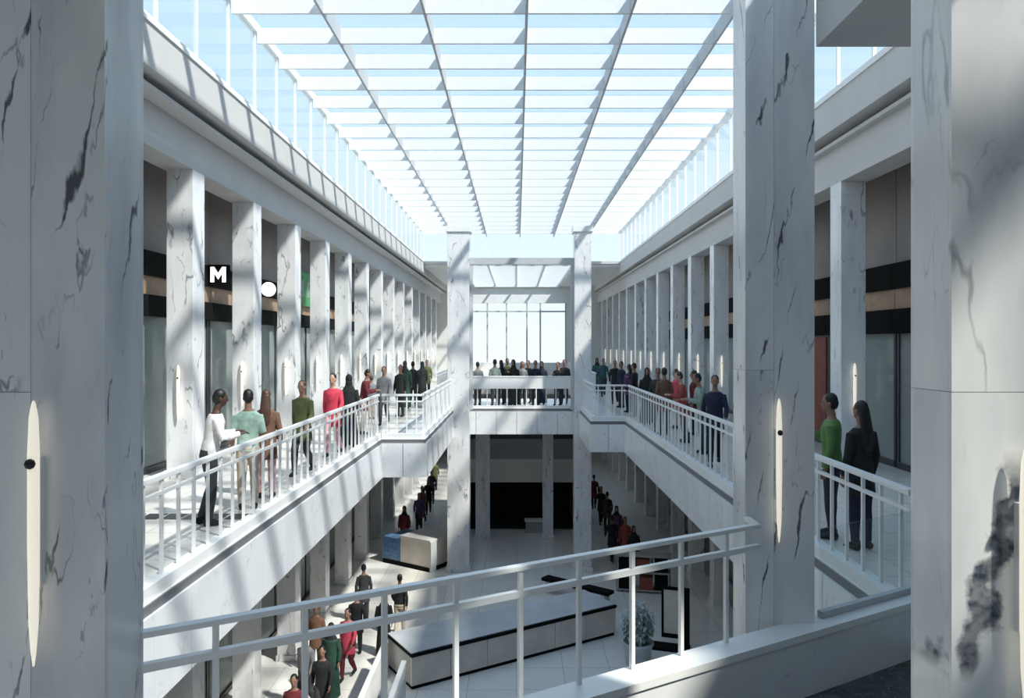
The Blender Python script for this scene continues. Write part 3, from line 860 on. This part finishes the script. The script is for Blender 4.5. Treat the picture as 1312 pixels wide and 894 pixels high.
def ln(pose, p):
    """lean the upper body forward"""
    k = POSES[pose]['lean']
    h = max(0.0, p[2] - 0.92)
    return (p[0], p[1] + k * h * 1.4, p[2] - k * h * 0.12) + tuple(p[3:])

TORSO = [(0, 0.0, 0.84, .13, .10), (0, -.01, 0.92, .165, .118), (0, 0, 1.02, .15, .105), (0, 0.005, 1.12, .142, .10), (0, .005, 1.24, .16, .112),
         (0, 0, 1.34, .178, .112), (0, -.01, 1.40, .165, .092), (0, -.015, 1.45, .10, .07), (0, -.01, 1.49, .058, .058), (0, .005, 1.58, .054, .058)]

def arm_pts(pose, i, grow=0.0, end=1.0):
    sgn = 1 if i == 0 else -1
    el, wr = POSES[pose]['arm'][i]
    sh = Vector((sgn * 0.165, -0.01, 1.385)); el = Vector(el); wr = Vector(wr)
    pts = [(sh, .056), (sh.lerp(el, .35), .052), (sh.lerp(el, .75), .044), (el, .041), (el.lerp(wr, .35), .041), (el.lerp(wr, .8), .031), (wr, .027)]
    pts = pts[:max(3, int(round(end * 7)))]
    return [ln(pose, (p.x, p.y, p.z, r + grow, r + grow)) for p, r in pts]

def leg_pts(pose, i, grow=0.0):
    sgn = 1 if i == 0 else -1
    kn, an = POSES[pose]['leg'][i]
    hp = Vector((sgn * 0.088, 0, 0.90)); kn = Vector(kn); an = Vector(an)
    pts = [(hp, .088), (hp.lerp(kn, .35), .083), (hp.lerp(kn, .8), .062), (kn, .057), (kn.lerp(an, .3), .058), (kn.lerp(an, .75), .042), (an, .037)]
    return [(p.x, p.y, p.z, r + grow, r + grow) for p, r in pts]

def foot_pts(pose, i, grow=0.0):
    an = Vector(POSES[pose]['leg'][i][1])
    b = an.z - 0.09
    return [(an.x, an.y - .065 - grow, b + .045, .025 + grow, .035), (an.x, an.y - .03, b + .05, .036 + grow, .045 + grow), (an.x, an.y + .06, b + .042 + grow, .042 + grow, .038 + grow),
            (an.x, an.y + .13, b + .03 + grow * .6, .045 + grow, .026 + grow), (an.x, an.y + .185 + grow, b + .024, .026, .015)]

def make_body(pose):
    bm = bmesh.new()
    loft(bm, [ln(pose, p) for p in TORSO], horizontal=True, seg=16)
    L_ = lambda p: ln(pose, p)[:3]
    blob(bm, L_((0, 0.015, 1.655)), (.074, .094, .112))
    blob(bm, L_((0, 0.045, 1.59)), (.052, .055, .052))           # jaw and chin
    blob(bm, L_((0, 0.108, 1.628)), (.014, .022, .024))          # nose
    blob(bm, L_((0, 0.098, 1.585)), (.026, .012, .010))          # lips
    blob(bm, L_((0, 0.092, 1.672)), (.055, .014, .012))          # brow
    for s_ in (-1, 1):
        blob(bm, L_((s_ * .076, 0.0, 1.64)), (.012, .020, .032)) # ears
    for i in (0, 1):
        loft(bm, arm_pts(pose, i))
        loft(bm, leg_pts(pose, i))
        loft(bm, foot_pts(pose, i), ref=(0, 0, 1))
        el, wr = [Vector(ln(pose, p)) for p in POSES[pose]['arm'][i]]
        d = (wr - el).normalized()
        sgn = 1 if i == 0 else -1
        side = Vector((0, 1, 0)) if abs(d.z) > 0.7 else Vector((sgn * -1, 0, 0))   # thumb side
        side = (side - d * side.dot(d)).normalized()
        pal = d.cross(side).normalized()
        if pal.dot(Vector((-sgn, 0, -0.4))) < 0:
            pal = -pal                                            # fingers curl towards the body
        c0 = wr + d * .01
        loft(bm, [tuple(wr - d * .01) + (.026, .024), tuple(wr + d * .03) + (.036, .018), tuple(wr + d * .075) + (.042, .017), tuple(wr + d * .095) + (.038, .014)], ref=tuple(pal))
        for k, ln_ in enumerate((.072, .082, .076, .060)):
            o_ = side * (.033 - .022 * k)
            a = wr + d * .085 + o_
            b = a + d * ln_ * .45 + pal * .008
            e_ = b + d * ln_ * .40 + pal * .028
            loft(bm, [tuple(a) + (.0095, .0095), tuple(b) + (.009, .009), tuple(e_) + (.007, .007)], ref=tuple(side), seg=8)
        a = wr + d * .03 + side * .028
        b = a + d * .035 + side * .028 + pal * .008
        e_ = b + d * .032 + side * .008 + pal * .012
        loft(bm, [tuple(a) + (.013, .013), tuple(b) + (.0115, .0115), tuple(e_) + (.008, .008)], ref=tuple(pal), seg=8)
    return fuse(bm, 'body_' + pose, 0.0072, 3)

def make_top(pose, sleeve, long_=0.0):
    bm = bmesh.new()
    pts = [(x, y, z, a * 1.07 + .012, b * 1.08 + .014) for x, y, z, a, b in TORSO[1:8]]
    pts[0] = (0, 0, 0.86 - long_, .18 + long_ * .12, .135 + long_ * .1)
    loft(bm, [ln(pose, p) for p in pts], horizontal=True, seg=18)
    for i in (0, 1):
        loft(bm, arm_pts(pose, i, .013, sleeve))
    return fuse(bm, 'top_' + pose, 0.012, 3)

def make_trousers(pose):
    bm = bmesh.new()
    loft(bm, [(0, 0, .80, .15, .115), (0, -.01, .90, .176, .128), (0, 0, .99, .165, .117)], horizontal=True, seg=16)
    for i in (0, 1):
        loft(bm, leg_pts(pose, i, .017))
    return fuse(bm, 'trousers_' + pose, 0.012, 3)

def make_robe(pose):
    bm = bmesh.new()
    pts = [(0, 0, .06, .26, .22), (0, 0, .4, .235, .19), (0, -.01, .8, .20, .155), (0, 0, 1.05, .175, .13), (0, 0, 1.25, .185, .135), (0, 0, 1.36, .20, .13), (0, -.01, 1.43, .14, .09), (0, -.01, 1.47, .08, .075)]
    loft(bm, [ln(pose, p) for p in pts], horizontal=True, seg=20)
    for i in (0, 1):
        loft(bm, arm_pts(pose, i, .022, 1.0))
    return fuse(bm, 'robe_' + pose, 0.013, 3)

def make_shoes(pose):
    bm = bmesh.new()
    for i in (0, 1):
        loft(bm, foot_pts(pose, i, .007), ref=(0, 0, 1))
    return fuse(bm, 'shoes_' + pose, 0.009, 2)

def make_hair(pose, kind):
    bm = bmesh.new()
    L_ = lambda p: ln(pose, p)[:3]
    if kind == 'scarf':
        blob(bm, L_((0, -.005, 1.665)), (.094, .105, .12))
        loft(bm, [ln(pose, p) for p in ((0, -.03, 1.60, .09, .085), (0, -.01, 1.50, .10, .09), (0, -.01, 1.42, .16, .115), (0, -.01, 1.33, .19, .13))], horizontal=True)
    else:
        blob(bm, L_((0, -.008, 1.69)), (.084, .092, .09))
        blob(bm, L_((0, -.03, 1.65)), (.08, .078, .085))
        if kind == 'long':
            loft(bm, [ln(pose, p) for p in ((0, -.045, 1.68, .08, .06), (0, -.075, 1.55, .09, .05), (0, -.105, 1.42, .10, .04), (0, -.115, 1.25, .085, .03), (0, -.11, 1.18, .05, .02))], horizontal=True)
    return fuse(bm, 'hair_' + kind, 0.009, 2)

def make_eyes(pose):
    bm = bmesh.new()
    for s_ in (-1, 1):
        blob(bm, ln(pose, (s_ * .031, .094, 1.652))[:3], (.012, .008, .007), 8)
    return to_mesh(bm, 'eyes', 0, True)

CACHE = {}
def part(kind, pose, *a):
    k = (kind, pose) + a
    if k not in CACHE:
        CACHE[k] = dict(body=make_body, top=make_top, trousers=make_trousers, robe=make_robe, shoes=make_shoes, hair=make_hair, eyes=make_eyes)[kind](pose, *a)
    return CACHE[k]

CLOTH = dict(white=(.78, .74, .72), palegreen=(.48, .66, .54), brown=(.16, .08, .05), olive=(.10, .12, .04), red=(.62, .05, .09), brightred=(.75, .09, .14), black=(.012, .014, .014),
             maroon=(.13, .015, .02), grey=(.24, .24, .25), navy=(.015, .02, .045), green=(.12, .24, .07), darkgreen=(.02, .06, .04), greygreen=(.28, .34, .30), purple=(.10, .05, .13),
             beige=(.55, .45, .36), pink=(.72, .40, .42), rustred=(.32, .06, .05), charcoal=(.04, .04, .045), teal=(.03, .09, .10), jeans=(.08, .12, .22))
for k, c in CLOTH.items():
    plain('cloth_' + k, c, 0.85, var=0.18, scale=14)
for k, c in dict(dark=(.07, .035, .022), mid=(.28, .15, .10), light=(.50, .31, .23)).items():
    plain('skin_' + k, c, 0.55, var=0.08, scale=20)
for k, c in dict(black=(.01, .009, .008), brown=(.07, .035, .02), fair=(.35, .24, .12)).items():
    plain('hair_' + k, c, 0.5, var=0.3, scale=40)

def person(label, x, y, z, face, pose='stand', outfit='shirt', top='grey', bottom='charcoal', skin='mid', hair=('short', 'black'), h=1.0, group=None, sleeve=1.0):
    """face: heading in degrees, 0 looks along +Y, 90 along -X"""
    b = obj('person', part('body', pose), 'skin_' + skin, None, (x, y, z), math.radians(face))
    b.scale = (h * 0.9, h * 0.9, h)
    tag(b, label, 'person', group)
    obj('eyes', part('eyes', pose), 'rubber', b)
    if outfit == 'robe':
        obj('robe', part('robe', pose), 'cloth_' + top, b)
    else:
        obj('shirt' if outfit == 'shirt' else 'coat', part('top', pose, sleeve, 0.0 if outfit == 'shirt' else 0.22), 'cloth_' + top, b)
        obj('trousers', part('trousers', pose), 'cloth_' + bottom, b)
    obj('shoes', part('shoes', pose), 'cloth_black', b)
    obj('head_scarf' if hair[0] == 'scarf' else 'hair', part('hair', pose, hair[0]), ('cloth_' if hair[0] == 'scarf' else 'hair_') + hair[1], b)
    return b

S = ('short', 'black'); LB = ('long', 'brown'); LK = ('long', 'black'); SC = ('scarf', 'black')
def xpx(px, X):
    return F * X / (px - 662.0)          # distance at which a thing at lateral X meets a picture column
# sunlit gallery, along the railing
XG = -3.98
UL = [
 (268, 'man in a white shirt leaning on the railing of the sunlit gallery', -60, 'lean', 'shirt', 'white', 'charcoal', 'dark', S, 1.04, 1.0),
 (318, 'person in a pale green shirt standing at the sunlit railing', 20, 'stand', 'shirt', 'palegreen', 'beige', 'mid', S, 1.0, .6),
 (341, 'woman with long brown hair and a brown coat at the sunlit railing', 10, 'stand', 'coat', 'brown', 'pink', 'light', LB, 0.97, 1.0),
 (388, 'person in an olive coat on the sunlit gallery', 170, 'walk', 'coat', 'olive', 'charcoal', 'mid', ('short', 'brown'), 1.0, 1.0),
 (427, 'person in a bright red top walking along the sunlit gallery', 175, 'walk', 'coat', 'red', 'pink', 'light', S, 1.02, 1.0),
 (447, 'person in a black robe on the sunlit gallery', 15, 'stand', 'robe', 'black', 'black', 'mid', SC, 0.97, 1.0),
 (465, 'person in a maroon coat looking over the sunlit railing', -80, 'lean', 'coat', 'maroon', 'beige', 'mid', S, 1.0, 1.0),
 (476, 'child in grey near the maroon coat on the sunlit gallery', 0, 'stand', 'shirt', 'grey', 'beige', 'mid', ('short', 'brown'), 0.8, 1.0),
 (492, 'person in a grey jacket and dark trousers by the sunlit step', 180, 'walk', 'coat', 'grey', 'charcoal', 'mid', S, 1.0, 1.0)]
for px, lab, fc, ps, of, tp, bt, sk, hr, h, sl in UL:
    XG = -4.16 if ps == 'lean' else -4.7 if px == 476 else -3.98
    person(lab, XG, xpx(px, XG), ZF, fc, ps, of, tp, bt, sk, hr, h, None, sl)
for px, X, lab, of, tp, hr in ((513, -3.9, 'person in black beyond the sunlit step', 'coat', 'black', S), (519, -4.2, 'person in dark green robe beyond the sunlit step', 'robe', 'darkgreen', SC),
                       (529, -4.0, 'person in charcoal near the sunlit end of the bridge', 'shirt', 'charcoal', S), (541, -4.0, 'person in a black robe near the sunlit end of the bridge', 'robe', 'black', SC),
                       (547, -4.1, 'person in olive past the sunlit end of the bridge', 'coat', 'olive', S)):
    person(lab, X, xpx(px, X), ZF, random.choice((0, 30, 160, 180)), random.choice(('stand', 'walk', 'phone')), of, tp, 'charcoal', 'mid', hr, random.uniform(.95, 1.03))
# shaded gallery
UR = [
 (1066, 3.98, 'man in a green shirt standing behind the shaded railing', 60, 'phone', 'shirt', 'green', 'charcoal', 'mid', S, 1.03),
 (1103, 4.1, 'person in a black coat beside the man in green', 20, 'stand', 'coat', 'black', 'navy', 'mid', LK, 1.0),
 (916, 3.95, 'person in a navy coat on the shaded gallery', 165, 'walk', 'coat', 'navy', 'black', 'mid', S, 1.03),
 (901, 4.15, 'person in a grey green top at the shaded railing', 90, 'lean', 'shirt', 'greygreen', 'charcoal', 'mid', S, 1.02),
 (889, 4.75, 'person in a black and maroon coat at the shaded railing', 80, 'stand', 'coat', 'maroon', 'black', 'mid', S, 0.98),
 (877, 4.15, 'person in a rust red coat leaning on the shaded railing', 85, 'lean', 'coat', 'rustred', 'charcoal', 'light', ('short', 'brown'), 1.0),
 (866, 4.6, 'person in a bright red jacket at the shaded railing', 80, 'stand', 'coat', 'brightred', 'beige', 'light', LB, 0.97),
 (851, 3.95, 'person in brown by the red jacket on the shaded gallery', 10, 'stand', 'coat', 'brown', 'black', 'mid', S, 1.02),
 (843, 3.95, 'person in charcoal on the shaded gallery', 170, 'walk', 'shirt', 'charcoal', 'charcoal', 'mid', S, 1.0),
 (829, 3.95, 'person in a black robe on the shaded gallery', 175, 'stand', 'robe', 'black', 'black', 'mid', SC, 0.97),
 (813, 3.95, 'person in a black shirt near the shaded step', 60, 'phone', 'shirt', 'black', 'charcoal', 'mid', S, 1.02),
 (806, 4.0, 'person in a purple coat near the shaded step', 40, 'stand', 'coat', 'purple', 'black', 'mid', LK, 0.97),
 (796, 4.0, 'person in navy beside the purple coat', 120, 'stand', 'shirt', 'navy', 'charcoal', 'mid', S, 1.0),
 (788, 4.0, 'person in a black coat near the shaded end of the bridge', 170, 'walk', 'coat', 'black', 'black', 'mid', S, 1.0),
 (773, 4.0, 'person in teal past the shaded end of the bridge', 180, 'walk', 'shirt', 'teal', 'charcoal', 'mid', S, 1.0),
 (765, 4.0, 'person in a dark teal robe past the shaded end of the bridge', 180, 'stand', 'robe', 'teal', 'black', 'mid', SC, 0.98)]
for px, X, lab, fc, ps, of, tp, bt, sk, hr, h in UR:
    person(lab, X, xpx(px, X), ZF, fc, ps, of, tp, bt, sk, hr, h)
# on the bridge
BR = [(612, 29.4, 'grey', 'coat', S), (634, 29.0, 'greygreen', 'shirt', S), (642, 29.8, 'charcoal', 'coat', LK), (650, 30.6, 'olive', 'coat', S), (658, 29.1, 'black', 'robe', SC),
      (669, 29.9, 'grey', 'coat', LB), (677, 30.7, 'black', 'shirt', S), (686, 29.1, 'navy', 'coat', S), (694, 29.9, 'navy', 'robe', SC), (715, 29.2, 'black', 'shirt', S), (723, 30.2, 'charcoal', 'coat', S)]
BL = ['person in a grey coat on the bridge beside the broad column', 'person in a grey green shirt on the bridge', 'person with long black hair in a charcoal coat on the bridge', 'person in an olive coat on the bridge',
      'person in a black robe on the bridge', 'person with long brown hair in a grey coat on the bridge', 'person in a black shirt among the group on the bridge', 'person in a navy coat on the bridge',
      'person in a navy robe on the bridge', 'person in black standing alone on the bridge by the narrow column', 'person in a charcoal coat on the bridge by the narrow column']
for (px, Y, tp, of, hr), lab in zip(BR, BL):
    person(lab, (px - 662) * Y / F, Y, ZF, random.choice((150, 170, 185, 200, 20)), random.choice(('stand', 'stand', 'phone')), of, tp, 'charcoal', 'mid', hr, random.uniform(.97, 1.04))
# ground floor
GR = [
 (377, 14.9, 'person in a maroon coat below the sunlit gallery', 'walk', 'coat', 'maroon', 'black', S, 1.0),
 (392, 17.0, 'person in grey below the sunlit gallery', 'walk', 'shirt', 'grey', 'charcoal', S, 1.0),
 (413, 16.3, 'person in a black coat on the ground floor', 'walk', 'coat', 'black', 'charcoal', LK, 1.0),
 (405, 19.0, 'person in a brown coat on the ground floor', 'stand', 'coat', 'brown', 'charcoal', S, .97),
 (424, 17.6, 'person in a dark green robe on the ground floor', 'stand', 'robe', 'darkgreen', 'black', SC, 1.0),
 (446, 18.6, 'person in a bright red coat on the ground floor', 'walk', 'coat', 'brightred', 'maroon', S, 1.0),
 (457, 19.9, 'person in black behind the red coat on the ground floor', 'walk', 'coat', 'black', 'black', S, 1.0),
 (466, 22.3, 'person in charcoal by the sunlit ground floor shops', 'stand', 'coat', 'charcoal', 'charcoal', S, 1.0),
 (492, 20.0, 'person in a black robe near the moving walkway', 'stand', 'robe', 'black', 'black', SC, .95),
 (512, 21.3, 'person in a black shirt at the end of the moving walkway', 'walk', 'shirt', 'black', 'beige', S, 1.0),
 (518, 30.3, 'person in a maroon robe behind the kiosk', 'stand', 'robe', 'maroon', 'black', SC, 1.0),
 (537, 33.0, 'person in a purple coat beyond the kiosk', 'walk', 'coat', 'purple', 'black', S, 1.0),
 (541, 34.6, 'person in brown beyond the kiosk', 'walk', 'coat', 'brown', 'charcoal', LB, 1.0),
 (549, 36.5, 'person in black far beyond the kiosk', 'walk', 'coat', 'black', 'black', S, 1.0),
 (553, 39.0, 'person in charcoal far beyond the kiosk', 'stand', 'coat', 'charcoal', 'charcoal', S, 1.0),
 (557, 42.5, 'person in olive far beyond the kiosk', 'stand', 'coat', 'olive', 'charcoal', S, 1.0),
 (761, 37.5, 'person in a maroon coat past the bridge on the shaded ground floor', 'walk', 'coat', 'maroon', 'black', S, 1.0),
 (770, 34.5, 'person in black past the bridge on the shaded ground floor', 'walk', 'coat', 'black', 'black', LK, 1.0),
 (778, 33.2, 'person in charcoal past the bridge on the shaded ground floor', 'stand', 'coat', 'charcoal', 'black', S, 1.0),
 (790, 30.3, 'person in a purple robe on the shaded ground floor', 'stand', 'robe', 'purple', 'black', SC, 1.0),
 (784, 28.6, 'person in black on the shaded ground floor', 'walk', 'coat', 'black', 'charcoal', S, 1.0),
 (801, 28.4, 'person in a rust red coat on the shaded ground floor', 'stand', 'coat', 'rustred', 'black', LB, 1.0),
 (812, 27.2, 'person in a black robe on the shaded ground floor', 'stand', 'robe', 'black', 'black', SC, .97)]
for px, Y, lab, ps, of, tp, bt, hr, h in GR:
    person(lab, (px - 662) * Y / F, Y, ZG, random.choice((0, 10, 170, 185)), ps, of, tp, bt, 'mid', hr, h)
